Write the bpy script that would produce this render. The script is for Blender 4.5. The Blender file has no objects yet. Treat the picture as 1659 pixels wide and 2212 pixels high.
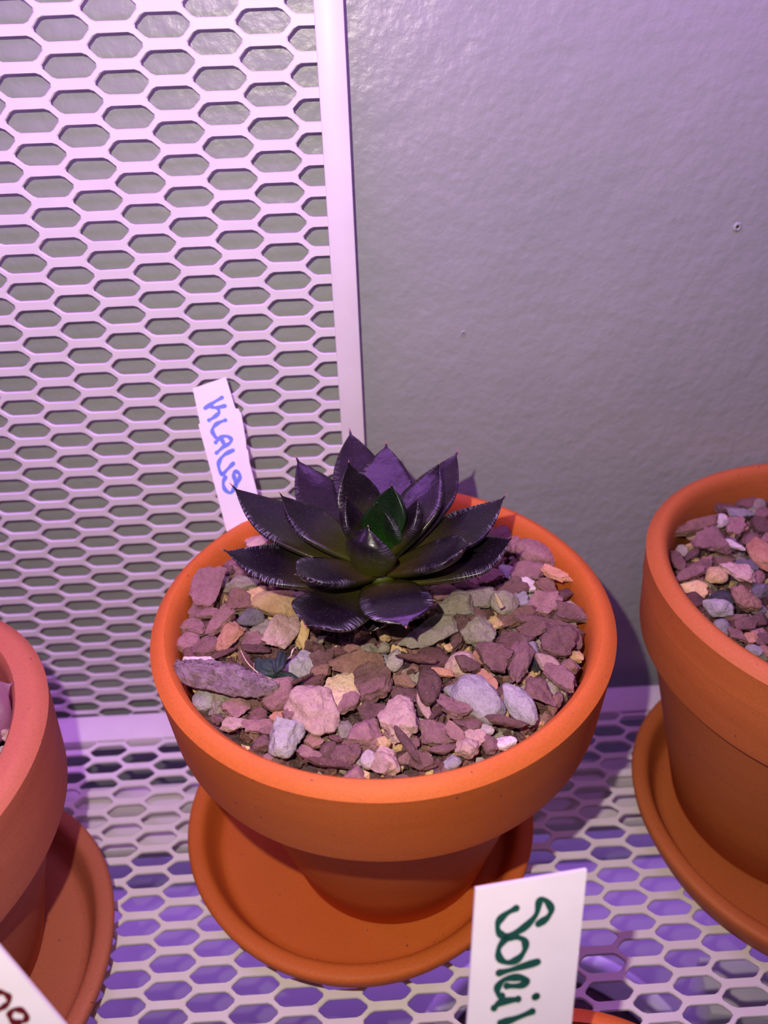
import bpy, bmesh, math, random
from mathutils import Vector, Matrix, Euler, noise
S = 0.015                        # one scene unit (mesh pitch) in metres
C = bpy.context.scene.collection
# ------------------------------------------------------------------ camera
FPX, PITCH, YAW, ROLL = 1753.99, 0.58945, 0.027127, -0.035151
CAM = Vector((4.1825, -18.9472, 20.1438))
_cy, _sy, _cp, _sp, _cr, _sr = math.cos(YAW), math.sin(YAW), math.cos(PITCH), math.sin(PITCH), math.cos(ROLL), math.sin(ROLL)
FWD = Vector((_sy*_cp, _cy*_cp, -_sp)); _right = Vector((_cy, -_sy, 0)); _up = _right.cross(FWD)
RGT = _right*_cr + _up*_sr; UP = _right*(-_sr) + _up*_cr
cd = bpy.data.cameras.new('camera'); cam = bpy.data.objects.new('camera', cd); C.objects.link(cam)
cam.matrix_world = Matrix(((RGT.x, UP.x, -FWD.x, CAM.x*S), (RGT.y, UP.y, -FWD.y, CAM.y*S), (RGT.z, UP.z, -FWD.z, CAM.z*S), (0, 0, 0, 1)))
cd.sensor_fit = 'VERTICAL'; cd.sensor_height = 36; cd.lens = FPX/2212*36
cd.clip_start = 0.01; cd.clip_end = 20
cd.dof.use_dof = True; cd.dof.focus_distance = 16.6*S; cd.dof.aperture_fstop = 10.5
bpy.context.scene.camera = cam
# ------------------------------------------------------------------ world, lights, exposure
w = bpy.data.worlds.new('world'); bpy.context.scene.world = w; w.use_nodes = True
w.node_tree.nodes['Background'].inputs[0].default_value = (0.58, 0.47, 0.90, 1); w.node_tree.nodes['Background'].inputs[1].default_value = 0.10
vs = bpy.context.scene.view_settings
vs.view_transform = 'Standard'; vs.look = 'None'; vs.gamma = 1.0; vs.use_curve_mapping = False; vs.exposure = 0.0
def area(name, pos, aim, sx, sy, power, col):
    l = bpy.data.lights.new(name, 'AREA'); l.shape = 'RECTANGLE'; l.size = sx*S; l.size_y = sy*S; l.energy = power; l.color = col
    o = bpy.data.objects.new(name, l); C.objects.link(o); o.location = Vector(pos)*S
    o.rotation_euler = (Vector(aim)-Vector(pos)).to_track_quat('-Z', 'Y').to_euler(); return o
FL = CAM - RGT*1.8 + UP*2.2
fl = bpy.data.lights.new('camera_flash', 'SPOT'); fl.energy = 2.65; fl.color = (1.0, 0.86, 0.76); fl.shadow_soft_size = 0.14*S
fl.spot_size = math.radians(140); fl.spot_blend = 0.7
flo = bpy.data.objects.new('camera_flash', fl); C.objects.link(flo); flo.location = FL*S
flo.rotation_euler = (FWD + UP*0.10).to_track_quat('-Z', 'Y').to_euler()
LAMP = (0.60, 0.21, 1.0)
area('grow_lamp', (-2, -5.6, 28), (-2, -5.6, 0), 44, 0.8, 1.62, LAMP)
lg = area('lower_grow_lamp', (5, -0.9, -4.2), (5, -0.9, -12), 40, 0.7, 0.38, (0.46, 0.19, 0.95)); lg.data.spread = math.radians(130)

# ------------------------------------------------------------------ helpers
def ray(px, py): return FWD + RGT*((px-829.5)/FPX) - UP*((py-1106)/FPX)
def at_z(px, py, z):
    d = ray(px, py); return CAM + d*((z-CAM.z)/d.z)
def on_plane(px, py, p0, n):
    d = ray(px, py); return CAM + d*((p0-CAM).dot(n)/d.dot(n))
def depth(p): return (p-CAM).dot(FWD)
def props(o, label=None, cat=None, group=None, kind=None):
    if label: o['label'] = label
    if cat: o['category'] = cat
    if group: o['group'] = group
    if kind: o['kind'] = kind
    return o
def obj(name, bm, mat, parent=None, loc=None, smooth=True, angle=None):
    """bm is in scene units, relative to loc; linked as one mesh object"""
    me = bpy.data.meshes.new(name); bm.normal_update()
    for v in bm.verts: v.co *= S
    bm.to_mesh(me); bm.free()
    if mat: me.materials.append(mat)
    if smooth:
        if angle is None: me.shade_smooth()
        else:
            me.shade_smooth(); me.set_sharp_from_angle(angle=math.radians(angle))
    o = bpy.data.objects.new(name, me); C.objects.link(o)
    if loc is not None: o.location = Vector(loc)*S
    if parent: o.parent = parent
    return o
def empty(name, loc):
    o = bpy.data.objects.new(name, None); C.objects.link(o); o.location = Vector(loc)*S; o.empty_display_size = 0.01; return o
def box(bm, x0, x1, y0, y1, z0, z1, bevel=0.0):
    r = bmesh.ops.create_cube(bm, size=1.0)
    for v in r['verts']: v.co = Vector(((x0+x1)/2+v.co.x*(x1-x0), (y0+y1)/2+v.co.y*(y1-y0), (z0+z1)/2+v.co.z*(z1-z0)))
    if bevel:
        es = list({e for v in r['verts'] for e in v.link_edges})
        bmesh.ops.bevel(bm, geom=es, offset=bevel, segments=2, affect='EDGES', profile=0.5)
def lathe(bm, prof, n=128, wob=0.0, seed=0):
    rings = []
    for r, z in prof:
        if r < 1e-6: rings.append([bm.verts.new((0, 0, z))]); continue
        ring = []
        for i in range(n):
            a = 2*math.pi*i/n
            rr = r*(1+wob*noise.noise(Vector((math.cos(a)*1.5+seed, math.sin(a)*1.5, z*0.3))))
            ring.append(bm.verts.new((rr*math.cos(a), rr*math.sin(a), z)))
        rings.append(ring)
    for a, b in zip(rings, rings[1:]):
        for i in range(n):
            j = (i+1) % n
            if len(a) == 1: bm.faces.new((a[0], b[j], b[i])) if len(b) > 1 else None
            elif len(b) == 1: bm.faces.new((a[i], a[j], b[0]))
            else: bm.faces.new((a[i], a[j], b[j], b[i]))
    bmesh.ops.recalc_face_normals(bm, faces=bm.faces)
def tube(bm, pts, rad, n=8, taper=None):
    pts = [Vector(p) for p in pts]; rings = []; prev = None
    for k, p in enumerate(pts):
        t = (pts[min(k+1, len(pts)-1)]-pts[max(k-1, 0)]).normalized()
        if prev is None: prev = t.orthogonal().normalized()
        u = (prev - t*prev.dot(t)).normalized(); v = t.cross(u); prev = u
        r = rad if taper is None else rad*taper(k/(len(pts)-1))
        rings.append([bm.verts.new(p+(u*math.cos(2*math.pi*i/n)+v*math.sin(2*math.pi*i/n))*r) for i in range(n)])
    for a, b in zip(rings, rings[1:]):
        for i in range(n): bm.faces.new((a[i], a[(i+1) % n], b[(i+1) % n], b[i]))
    bm.faces.new(rings[0][::-1]); bm.faces.new(rings[-1])
def spline(P, m=6):
    """Catmull-Rom through tuples"""
    P = [Vector(p) for p in P]; out = []
    for i in range(len(P)-1):
        a, b, c, d = P[max(i-1, 0)], P[i], P[i+1], P[min(i+2, len(P)-1)]
        for k in range(m):
            t = k/m; out.append(0.5*((2*b)+(c-a)*t+(2*a-5*b+4*c-d)*t*t+(3*b-a-3*c+d)*t*t*t))
    out.append(P[-1]); return out

# ------------------------------------------------------------------ materials
class NT:
    def __init__(s, name):
        s.m = bpy.data.materials.new(name); s.m.use_nodes = True; s.t = s.m.node_tree; s.b = s.t.nodes['Principled BSDF']
    def n(s, kind, **kw):
        nd = s.t.nodes.new('ShaderNode'+kind)
        for k, v in kw.items(): setattr(nd, k, v)
        return nd
    def l(s, a, b): s.t.links.new(a, b)
    def coord(s, scale=1.0, kind='Object'):
        c = s.n('TexCoord'); mp = s.n('Mapping'); mp.inputs['Scale'].default_value = scale if isinstance(scale, tuple) else (scale,)*3
        s.l(c.outputs[kind], mp.inputs['Vector']); return mp.outputs[0]
    def noise(s, vec, scale, detail=3, rough=0.55):
        nd = s.n('TexNoise'); nd.inputs['Scale'].default_value = scale; nd.inputs['Detail'].default_value = detail; nd.inputs['Roughness'].default_value = rough
        s.l(vec, nd.inputs['Vector']); return nd.outputs['Fac']
    def ramp(s, fac, stops):
        r = s.n('ValToRGB'); e = r.color_ramp.elements
        while len(e) < len(stops): e.new(0.5)
        for i, (p, c) in enumerate(stops): e[i].position = p; e[i].color = (*c, 1) if len(c) == 3 else c
        s.l(fac, r.inputs[0]); return r.outputs[0]
    def mix(s, fac, a, b, mode='MIX'):
        m = s.n('Mix'); m.data_type = 'RGBA'; m.blend_type = mode
        for sock, v in ((m.inputs[0], fac), (m.inputs[6], a), (m.inputs[7], b)):
            if hasattr(v, 'type') and hasattr(v, 'links'): s.l(v, sock)
            else: sock.default_value = v if not isinstance(v, tuple) else (*v, 1)
        return m.outputs[2]
    def math(s, op, a, b=0.0):
        m = s.n('Math'); m.operation = op
        for sock, v in ((m.inputs[0], a), (m.inputs[1], b)):
            if hasattr(v, 'links'): s.l(v, sock)
            else: sock.default_value = v
        return m.outputs[0]
    def bump(s, h, strength, dist):
        b = s.n('Bump'); b.inputs['Strength'].default_value = strength; b.inputs['Distance'].default_value = dist
        s.l(h, b.inputs['Height']); s.l(b.outputs[0], s.b.inputs['Normal']); return b
    def base(s, c):
        if isinstance(c, tuple): s.b.inputs['Base Color'].default_value = (*c, 1)
        else: s.l(c, s.b.inputs['Base Color'])
    def set(s, **kw):
        for k, v in kw.items(): s.b.inputs[k.replace('_', ' ')].default_value = v
        return s

def m_wall():
    t = NT('wall_paint'); v = t.coord(1)
    n1 = t.noise(v, 95, 4, 0.5); n2 = t.noise(v, 420, 3, 0.5); n3 = t.noise(v, 14, 2)
    vo = t.n('TexVoronoi'); vo.inputs['Scale'].default_value = 260; vo.feature = 'SMOOTH_F1'; t.l(v, vo.inputs['Vector'])
    h = t.math('ADD', t.math('MULTIPLY', n1, 1.0), t.math('MULTIPLY', n2, 0.32))
    h = t.math('SUBTRACT', h, t.math('MULTIPLY', vo.outputs['Distance'], 0.35))
    t.base(t.ramp(n3, [(0.3, (0.300, 0.335, 0.305)), (0.7, (0.335, 0.365, 0.335))]))
    t.bump(h, 0.42, 0.0015); t.set(Roughness=0.36, Specular_IOR_Level=0.45); return t.m
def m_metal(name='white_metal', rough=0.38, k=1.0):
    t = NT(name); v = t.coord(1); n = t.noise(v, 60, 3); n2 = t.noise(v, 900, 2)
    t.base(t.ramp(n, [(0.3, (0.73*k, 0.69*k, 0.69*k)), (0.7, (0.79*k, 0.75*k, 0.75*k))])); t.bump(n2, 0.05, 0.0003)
    t.set(Roughness=rough, Specular_IOR_Level=0.25); return t.m
def m_terra(name, c1, c2, seed):
    t = NT(name); v = t.coord(1)
    mp = t.n('Mapping'); mp.inputs['Location'].default_value = (seed, seed, 0); mp.inputs['Scale'].default_value = (1, 1, 6); t.l(v, mp.inputs['Vector'])
    n1 = t.noise(mp.outputs[0], 18, 4); n2 = t.noise(v, 1500, 2, 0.6); n3 = t.noise(mp.outputs[0], 160, 3)
    c = t.ramp(n1, [(0.25, c1), (0.75, c2)])
    c = t.mix(t.ramp(n2, [(0.35, (0.35,)*3), (0.65, (0.0,)*3)]), c, tuple(x*0.72 for x in c1))
    sp = t.noise(v, 620, 1, 0.4); c = t.mix(t.ramp(sp, [(0.765, (0,)*3), (0.79, (0.75,)*3)]), c, (0.10, 0.035, 0.05))
    wh = t.noise(v, 240, 5, 0.75); c = t.mix(t.ramp(wh, [(0.725, (0,)*3), (0.80, (0.45,)*3)]), c, (0.75, 0.52, 0.42))
    t.base(c); h = t.math('ADD', t.math('MULTIPLY', n2, 0.3), n3); t.bump(h, 0.16, 0.0004)
    t.set(Roughness=0.62, Specular_IOR_Level=0.35); return t.m
def m_stone(name, c1, c2, rough=0.85, scale=260.0):
    t = NT(name); v = t.coord(1); oi = t.n('ObjectInfo')
    vm = t.n('VectorMath'); vm.operation = 'ADD'; t.l(v, vm.inputs[0])
    cb = t.n('CombineXYZ'); t.l(t.math('MULTIPLY', oi.outputs['Random'], 7.0), cb.inputs[0]); t.l(cb.outputs[0], vm.inputs[1])
    v = vm.outputs[0]
    n1 = t.noise(v, scale, 5, 0.65); n2 = t.noise(v, scale*5, 4, 0.7)
    c = t.ramp(n1, [(0.32, c1), (0.66, c2)])
    hs = t.n('HueSaturation'); t.l(c, hs.inputs['Color']); t.l(t.math('ADD', t.math('MULTIPLY', oi.outputs['Random'], 0.55), 0.75), hs.inputs['Value'])
    c2_ = t.mix(t.ramp(n2, [(0.30, (0.45,)*3), (0.5, (0.0,)*3)]), hs.outputs[0], tuple(x*0.45 for x in c1))
    sp = t.noise(v, scale*9, 1, 0.3); c2_ = t.mix(t.ramp(sp, [(0.70, (0,)*3), (0.76, (0.25,)*3)]), c2_, (0.75, 0.68, 0.66))
    t.base(c2_); vo = t.n('TexVoronoi'); vo.inputs['Scale'].default_value = scale*2.2; t.l(v, vo.inputs['Vector'])
    h = t.math('ADD', t.math('ADD', n1, t.math('MULTIPLY', n2, 0.45)), t.math('MULTIPLY', vo.outputs['Distance'], 0.35))
    t.bump(h, 1.0, 0.0011); t.set(Roughness=rough, Specular_IOR_Level=0.3); return t.m
def m_plain(name, c, rough=0.5, spec=0.4, bumpn=None):
    t = NT(name); v = t.coord(1); n = t.noise(v, 90, 3)
    t.base(t.ramp(n, [(0.3, tuple(x*0.93 for x in c)), (0.7, c)])); t.set(Roughness=rough, Specular_IOR_Level=spec)
    if bumpn: t.bump(t.noise(v, bumpn[0], 4, 0.65), bumpn[1], 0.001)
    return t.m
def m_leaf(name, dark, base, amt, craze=0.8, spec=0.40):
    """u = along the leaf, v = across (0..1); the leaf's own green heart and pale crazing"""
    t = NT(name); uv = t.n('UVMap'); sx = t.n('SeparateXYZ'); t.l(uv.outputs[0], sx.inputs[0]); u, v = sx.outputs[0], sx.outputs[1]
    v3 = t.coord(1); n1 = t.noise(v3, 130, 3); n2 = t.noise(v3, 900, 3, 0.6)
    bs = t.ramp(u, [(0.0, (amt,)*3), (0.30*min(amt, 1), (amt*0.75,)*3), (0.62, (0.0,)*3)])
    d = t.ramp(n1, [(0.3, tuple(x*0.75 for x in dark)), (0.7, tuple(x*1.35 for x in dark))])
    c = t.mix(bs, d, base)
    mp = t.n('Mapping'); mp.inputs['Scale'].default_value = (52, 2.0, 1); t.l(uv.outputs[0], mp.inputs['Vector'])
    wv = t.n('TexVoronoi'); wv.feature = 'DISTANCE_TO_EDGE'; wv.inputs['Scale'].default_value = 1.0; wv.inputs['Randomness'].default_value = 1.0; t.l(mp.outputs[0], wv.inputs['Vector'])
    line = t.ramp(wv.outputs['Distance'], [(0.0, (1,)*3), (0.07, (0,)*3)])
    edge = t.ramp(t.math('ABSOLUTE', t.math('SUBTRACT', v, 0.5)), [(0.34, (0,)*3), (0.46, (1,)*3)])
    far = t.ramp(u, [(0.45, (0,)*3), (0.62, (1,)*3)]); br = t.ramp(n1, [(0.42, (0,)*3), (0.58, (craze,)*3)])
    f = t.math('MULTIPLY', t.math('MULTIPLY', line, edge), t.math('MULTIPLY', far, br))
    c = t.mix(f, c, (0.42, 0.40, 0.46))
    tip = t.ramp(u, [(0.968, (0,)*3), (0.985, (0.8,)*3)]); c = t.mix(tip, c, (0.42, 0.16, 0.13))
    sp = t.noise(v3, 2600, 1, 0.3); c = t.mix(t.ramp(sp, [(0.68, (0,)*3), (0.74, (0.12,)*3)]), c, (0.35, 0.3, 0.4))
    t.base(c); t.bump(t.math('ADD', n1, t.math('MULTIPLY', n2, 0.25)), 0.22, 0.0009)
    t.set(Roughness=0.27, Specular_IOR_Level=spec); return t.m

MW = m_wall(); MM = m_metal(); MSH = m_metal('lamplit_shelf_metal', 0.34, 1.17)  # shelf copy of the white metal, lightened to stand in for stronger lamp light
T_MAIN = m_terra('terracotta_clay', (0.58, 0.128, 0.018), (0.68, 0.168, 0.028), 1.3)
T_LEFT = m_terra('aged_terracotta_clay', (0.47, 0.130, 0.065), (0.56, 0.170, 0.085), 4.1)
T_RIGHT = m_terra('brown_terracotta_clay', (0.48, 0.128, 0.026), (0.57, 0.165, 0.040), 7.7)
SM = {}
def sm(k, a, b, **kw): SM[k] = m_stone('stone_'+k, a, b, **kw)
sm('maroon', (0.125, 0.062, 0.056), (0.21, 0.112, 0.098)); sm('mauve', (0.235, 0.120, 0.112), (0.36, 0.195, 0.180))
sm('greygreen', (0.27, 0.235, 0.165), (0.42, 0.37, 0.28)); sm('yellow', (0.62, 0.40, 0.17), (0.78, 0.55, 0.28))
sm('orange', (0.55, 0.26, 0.14), (0.68, 0.36, 0.22)); sm('pink', (0.46, 0.29, 0.23), (0.64, 0.44, 0.36))
sm('cream', (0.78, 0.56, 0.30), (0.86, 0.68, 0.42)); sm('brown', (0.10, 0.045, 0.040), (0.18, 0.085, 0.075))
sm('rust', (0.22, 0.115, 0.085), (0.33, 0.18, 0.13)); sm('lavender', (0.29, 0.27, 0.26), (0.43, 0.40, 0.38))
sm('slategrey', (0.15, 0.13, 0.15), (0.24, 0.21, 0.23)); sm('pale', (0.58, 0.47, 0.44), (0.74, 0.62, 0.58)); sm('black', (0.03, 0.03, 0.035), (0.07, 0.065, 0.07))
SOIL = m_stone('dark_grit', (0.05, 0.03, 0.025), (0.16, 0.09, 0.08), scale=400.0)

# ------------------------------------------------------------------ setting: wall, panel, shelves
def wall_mesh():
    bm = bmesh.new(); box(bm, -40, 50, 0.52, 2.5, -30, 60); return bm
bm = bmesh.new(); box(bm, -60, 60, -90, 2.5, -62, -60); fo = obj('floor', bm, MW, smooth=False); fo['kind'] = 'structure'
wall = obj('wall_back', wall_mesh(), MW, smooth=False); wall['kind'] = 'structure'
wp = lambda px, py: on_plane(px, py, Vector((0, 0.52, 0)), Vector((0, 1, 0)))
def dent(px, py, r, deep):
    """a raised ring of paint round a small hole"""
    p = wp(px, py); bm = bmesh.new(); n = 20; rings = []
    for rr, dd in ((1.0, -0.01), (0.75, 0.035), (0.5, 0.05), (0.33, 0.02), (0.25, -0.004)):
        rings.append([bm.verts.new((rr*r*math.cos(2*math.pi*i/n)*(1+0.12*math.sin(3*i)), -dd*deep, rr*r*math.sin(2*math.pi*i/n)*(1+0.1*math.cos(2*i)))) for i in range(n)])
    for a, b in zip(rings, rings[1:]):
        for i in range(n): bm.faces.new((a[i], a[(i+1) % n], b[(i+1) % n], b[i]))
    o = obj('nail_hole', bm, MW, wall, p - Vector((0, 0.001, 0)))
    bm = bmesh.new(); bmesh.ops.create_circle(bm, cap_ends=True, segments=16, radius=r*0.42)
    for v in bm.verts: v.co = Vector((v.co.x, -0.002, v.co.y))
    obj('hole', bm, SM['black'], o, (0, 0, 0)); return o
dent(1593, 490, 0.12, 0.8); dent(1001, 719, 0.07, 1.0)

def hexmesh(bm, ox, oy, i0, i1, px, py, fn, keep, flat=0.35, tip=0.577, hh=0.336, cc=0.385, th=0.10, dirn=1):
    """perforated plate: columns i0..i1 spaced px, holes spaced py, odd columns half a step off; fn maps plate (a, b, depth) to space"""
    seen = {}
    def V(a, b, c):
        k = (round(a, 3), round(b, 3), round(c, 3))
        if k not in seen: seen[k] = bm.verts.new(fn(a, b, c))
        return seen[k]
    for i in range(i0, i1+1):
        for j in range(-60, 61):
            ca = ox+i*px; cb = oy + (j+(0.5 if i % 2 else 0))*py
            if not keep(ca, cb): continue
            T = [(1-cc, 0), (cc, .5), (-cc, .5), (-(1-cc), 0), (-cc, -.5), (cc, -.5)]
            T = [(ca+x*px, cb+y*py) for x, y in T]
            H0 = [(tip, 0), (flat, hh), (-flat, hh), (-tip, 0), (-flat, -hh), (flat, -hh)]
            H0 = [(x*px, y*py) for x, y in H0]
            def loop(f, rnd):
                out = []
                for k in range(6):
                    p = Vector(H0[k])*f; a = Vector(H0[k-1])*f; b = Vector(H0[(k+1) % 6])*f
                    r = rnd*px
                    for q in ((a-p).normalized()*r, (b-p).normalized()*r):
                        out.append((ca+p.x+q.x, cb+p.y+q.y))
                return out
            L1 = loop(1.055, 0.06); L2 = loop(1.0, 0.05)
            jit = 0.006
            L2 = [(x+random.uniform(-jit, jit), y+random.uniform(-jit, jit)) for x, y in L2]
            for top in (1, 0):
                z0 = 0 if top else th; z1 = 0.028 if top else th-0.028
                tv = [V(x, y, z0) for x, y in T]; a = [V(x, y, z0) for x, y in L1]; b = [V(x, y, z1) for x, y in L2]
                def F(*vs):
                    try: bm.faces.new(vs if top else vs[::-1])
                    except ValueError: pass
                for k in range(6):
                    F(tv[k], a[2*k+1], a[2*k]); k2 = (k+1) % 6
                    F(tv[k], tv[k2], a[2*k2], a[2*k+1])
                for k in range(12): F(a[k], a[(k+1) % 12], b[(k+1) % 12], b[k])
            b0 = [V(x, y, 0.028) for x, y in L2]; b1 = [V(x, y, th-0.028) for x, y in L2]
            for k in range(12):
                try: bm.faces.new((b0[k], b0[(k+1) % 12], b1[(k+1) % 12], b1[k]))
                except ValueError: pass
    bmesh.ops.recalc_face_normals(bm, faces=bm.faces)
random.seed(5)
# back panel: mesh y = 0 .. 0.1, flat steel edge bar at its right
panel = empty('mesh_screen', (-4, 0, 0)); props(panel, 'white perforated metal back panel with hexagonal holes standing against the wall', 'panel')
bm = bmesh.new()
hexmesh(bm, -1.370, 19.345+0.6538*4, -14, 5, 1.0, 0.65384, lambda a, b, c: Vector((min(a, 4.0)+4, c, b)), lambda a, b: -15 < a < 3.9 and -0.2 < b < 25.5)
obj('perforated_sheet', bm, MM, panel, (0, 0, 0), angle=40)
bm = bmesh.new(); box(bm, 7.655, 8.25, -0.10, 0.22, -0.45, 26.0, 0.04); obj('edge_bar', bm, MM, panel, (0, 0, 0), angle=40)
bm = bmesh.new(); box(bm, -11.6, -11.0, -0.10, 0.22, -0.45, 26.0, 0.04); obj('edge_bar', bm, MM, panel, (0, 0, 0), angle=40)
bm = bmesh.new(); box(bm, -11.6, 8.25, -0.10, 0.22, 25.4, 26.0, 0.04); obj('edge_bar', bm, MM, panel, (0, 0, 0), angle=40)
# shelf
shelf = empty('mesh_shelf', (4, -9, -0.1)); props(shelf, 'white perforated metal shelf carrying the terracotta pots', 'shelf')
bm = bmesh.new()
hexmesh(bm, -2.165, -1.5075-0.64397*2, -14, 22, 1.04706, 0.64397, lambda a, b, c: Vector((a-4, b+9, 0.1-c)), lambda a, b: -14 < a < 21.3 and -20.6 < b < -0.9, th=0.11)
obj('perforated_sheet', bm, MSH, shelf, (0, 0, 0), angle=40)
for nm, bx in (('border', (-18.6, 17.9, 7.90, 8.95)), ('border', (-18.6, 17.9, -12.4, -11.4)), ('border', (-19.2, -17.9, -12.4, 8.95)), ('border', (17.3, 18.6, -12.4, 8.95))):
    bm = bmesh.new(); box(bm, bx[0], bx[1], bx[2], bx[3], -0.35, 0.125, 0.045); obj(nm, bm, MSH, shelf, (0, 0, 0), angle=40)
# lamp bar hanging under the shelf, and the shelf below
gb = empty('grow_light_bar', (5, -3.2, -1.5)); props(gb, 'white lamp bar mounted under the perforated shelf, seen through its rear holes', 'lamp')
bm = bmesh.new(); box(bm, -21, 21, -1.2, 1.1, 0.0, 0.55, 0.12); obj('housing', bm, MM, gb, (0, 0, 0), angle=40)
bm = bmesh.new(); box(bm, -20, 20, -0.2, 0.2, 0.5, 1.15, 0.05); obj('mounting_rib', bm, MM, gb, (0, 0, 0), angle=40)
bm = bmesh.new(); box(bm, -21, 21, 1.9, 2.7, -2.6, -2.1, 0.1); obj('light_tube', bm, MM, gb, (0, 0, 0), angle=40)
for bx in (-15, 0, 15):
    bm = bmesh.new(); box(bm, bx-0.2, bx+0.2, 0.9, 2.2, -2.3, 0.05, 0.03); obj('bracket', bm, MM, gb, (0, 0, 0), angle=40)
low = empty('lower_shelf', (4, -9, -10.6)); props(low, 'solid shelf below, lit violet and seen through the perforations', 'shelf')
bm = bmesh.new(); box(bm, -24, 26, -10, 9.45, -0.4, 0.0, 0.05); obj('board', bm, m_plain('grey_board', (0.27, 0.26, 0.27), 0.6, 0.2), low, (0, 0, 0), angle=40)

# ------------------------------------------------------------------ pots and saucers
def pot(loc, R, H, rb, Rb, rimz, mat, label, wallr=0.86, ri=None, groove=False, lip=0.42):
    """R outer rim radius, H rim height, Rb base radius, rimz where the rim band begins"""
    t = empty('flower_pot', loc); props(t, label, 'pot', None)
    bt = R*wallr
    bm = bmesh.new(); k = [(0, 0.0), (Rb-0.12, 0.0), (Rb, 0.10)]
    k += [(Rb+(bt-Rb)*f, 0.10+(rimz+0.35-0.10)*f) for f in (0.25, 0.5, 0.75, 1.0)]
    k += [(bt-0.3, rimz+0.35), (bt-0.45, rimz-0.3), (Rb-0.35, 0.4), (0, 0.4)]
    lathe(bm, k, 128, 0.004, loc[0]); obj('body', bm, mat, t, (0, 0, 0), angle=50)
    bm = bmesh.new(); r0 = R*0.972
    k = [(bt-0.28, rimz-0.0), (bt+0.02, rimz), (r0-0.12, rimz), (r0-0.02, rimz+0.07), (r0+0.01, rimz+0.22)]
    if groove:
        k += [(R*0.988, H-1.06), (R*0.988+0.002, H-1.0), (R*0.988+0.022, H-0.985), (R*0.992, H-0.8)]
    k += [(R-0.005, H-0.26), (R, H-0.20), (R-0.035, H-0.165), (R-0.13, H-0.07), (R-0.26, H-0.005), (R-0.32, H), (R-lip, H-0.05), (R-lip-0.08, H-0.17), (R-lip-0.13, H-0.4), (R-lip-0.30, rimz+0.2), (bt-0.28, rimz)]
    lathe(bm, k, 144, 0.004, loc[0]+3); obj('rim', bm, mat, t, (0, 0, 0), angle=32)
    return t
def saucer(loc, R, h, Rbot, mat, label):
    bm = bmesh.new()
    k = [(0, 0), (Rbot-0.15, 0.0), (Rbot, 0.06), (Rbot+(R-Rbot)*0.35, h*0.3), (R-0.06, h*0.72), (R, h-0.12), (R-0.03, h-0.03), (R-0.12, h), (R-0.30, h-0.01), (R-0.40, h-0.05), (R-0.47, h-0.16), (R-0.60, h-0.5), (R-0.72, 0.48), (R-0.82, 0.38), (R-0.98, 0.352), (0, 0.35)]
    lathe(bm, k, 144, 0.004, loc[0]+9); o = obj('saucer', bm, mat, None, loc, angle=60); props(o, label, 'saucer'); return o
saucer((3.65, -5.01, 0.027), 4.64, 1.3, 4.17, T_MAIN, 'orange terracotta saucer under the middle pot with the dark rosette')
saucer((15.95, -5.58, 0.027), 4.83, 1.3, 4.35, T_RIGHT, 'brownish terracotta saucer under the pot at the right edge')
saucer((-7.22, -8.65, 0.027), 4.91, 1.3, 4.4, T_LEFT, 'dusty pinkish terracotta saucer under the pot at the left edge')
saucer((7.05, -15.05, 0.027), 3.1, 0.8, 2.7, T_MAIN, 'small terracotta saucer under the front pot, behind the green-lettered tag')
pot((4.44, -5.28, 0.385), 5.0, 8.25, 0, 2.62, 6.05, T_MAIN, 'orange terracotta pot in the middle holding the dark purple rosette', 0.85, lip=0.38)
pot((15.66, -4.86, 0.385), 4.97, 8.15, 0, 3.13, 5.72, T_RIGHT, 'orange-brown terracotta pot cut by the right edge, filled with gravel only', 0.93, groove=True, lip=0.42)
pot((-7.2, -8.1, 0.385), 4.8, 7.55, 0, 2.9, 5.0, T_LEFT, 'dusty reddish terracotta pot with a speckled rim at the left edge', 0.9, lip=0.62)
pot((7.05, -15.05, 0.385), 3.2, 4.25, 0, 2.1, 3.0, T_MAIN, 'small terracotta pot at the front, its rim just showing behind the green-lettered tag', 0.86, lip=0.3)

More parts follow.
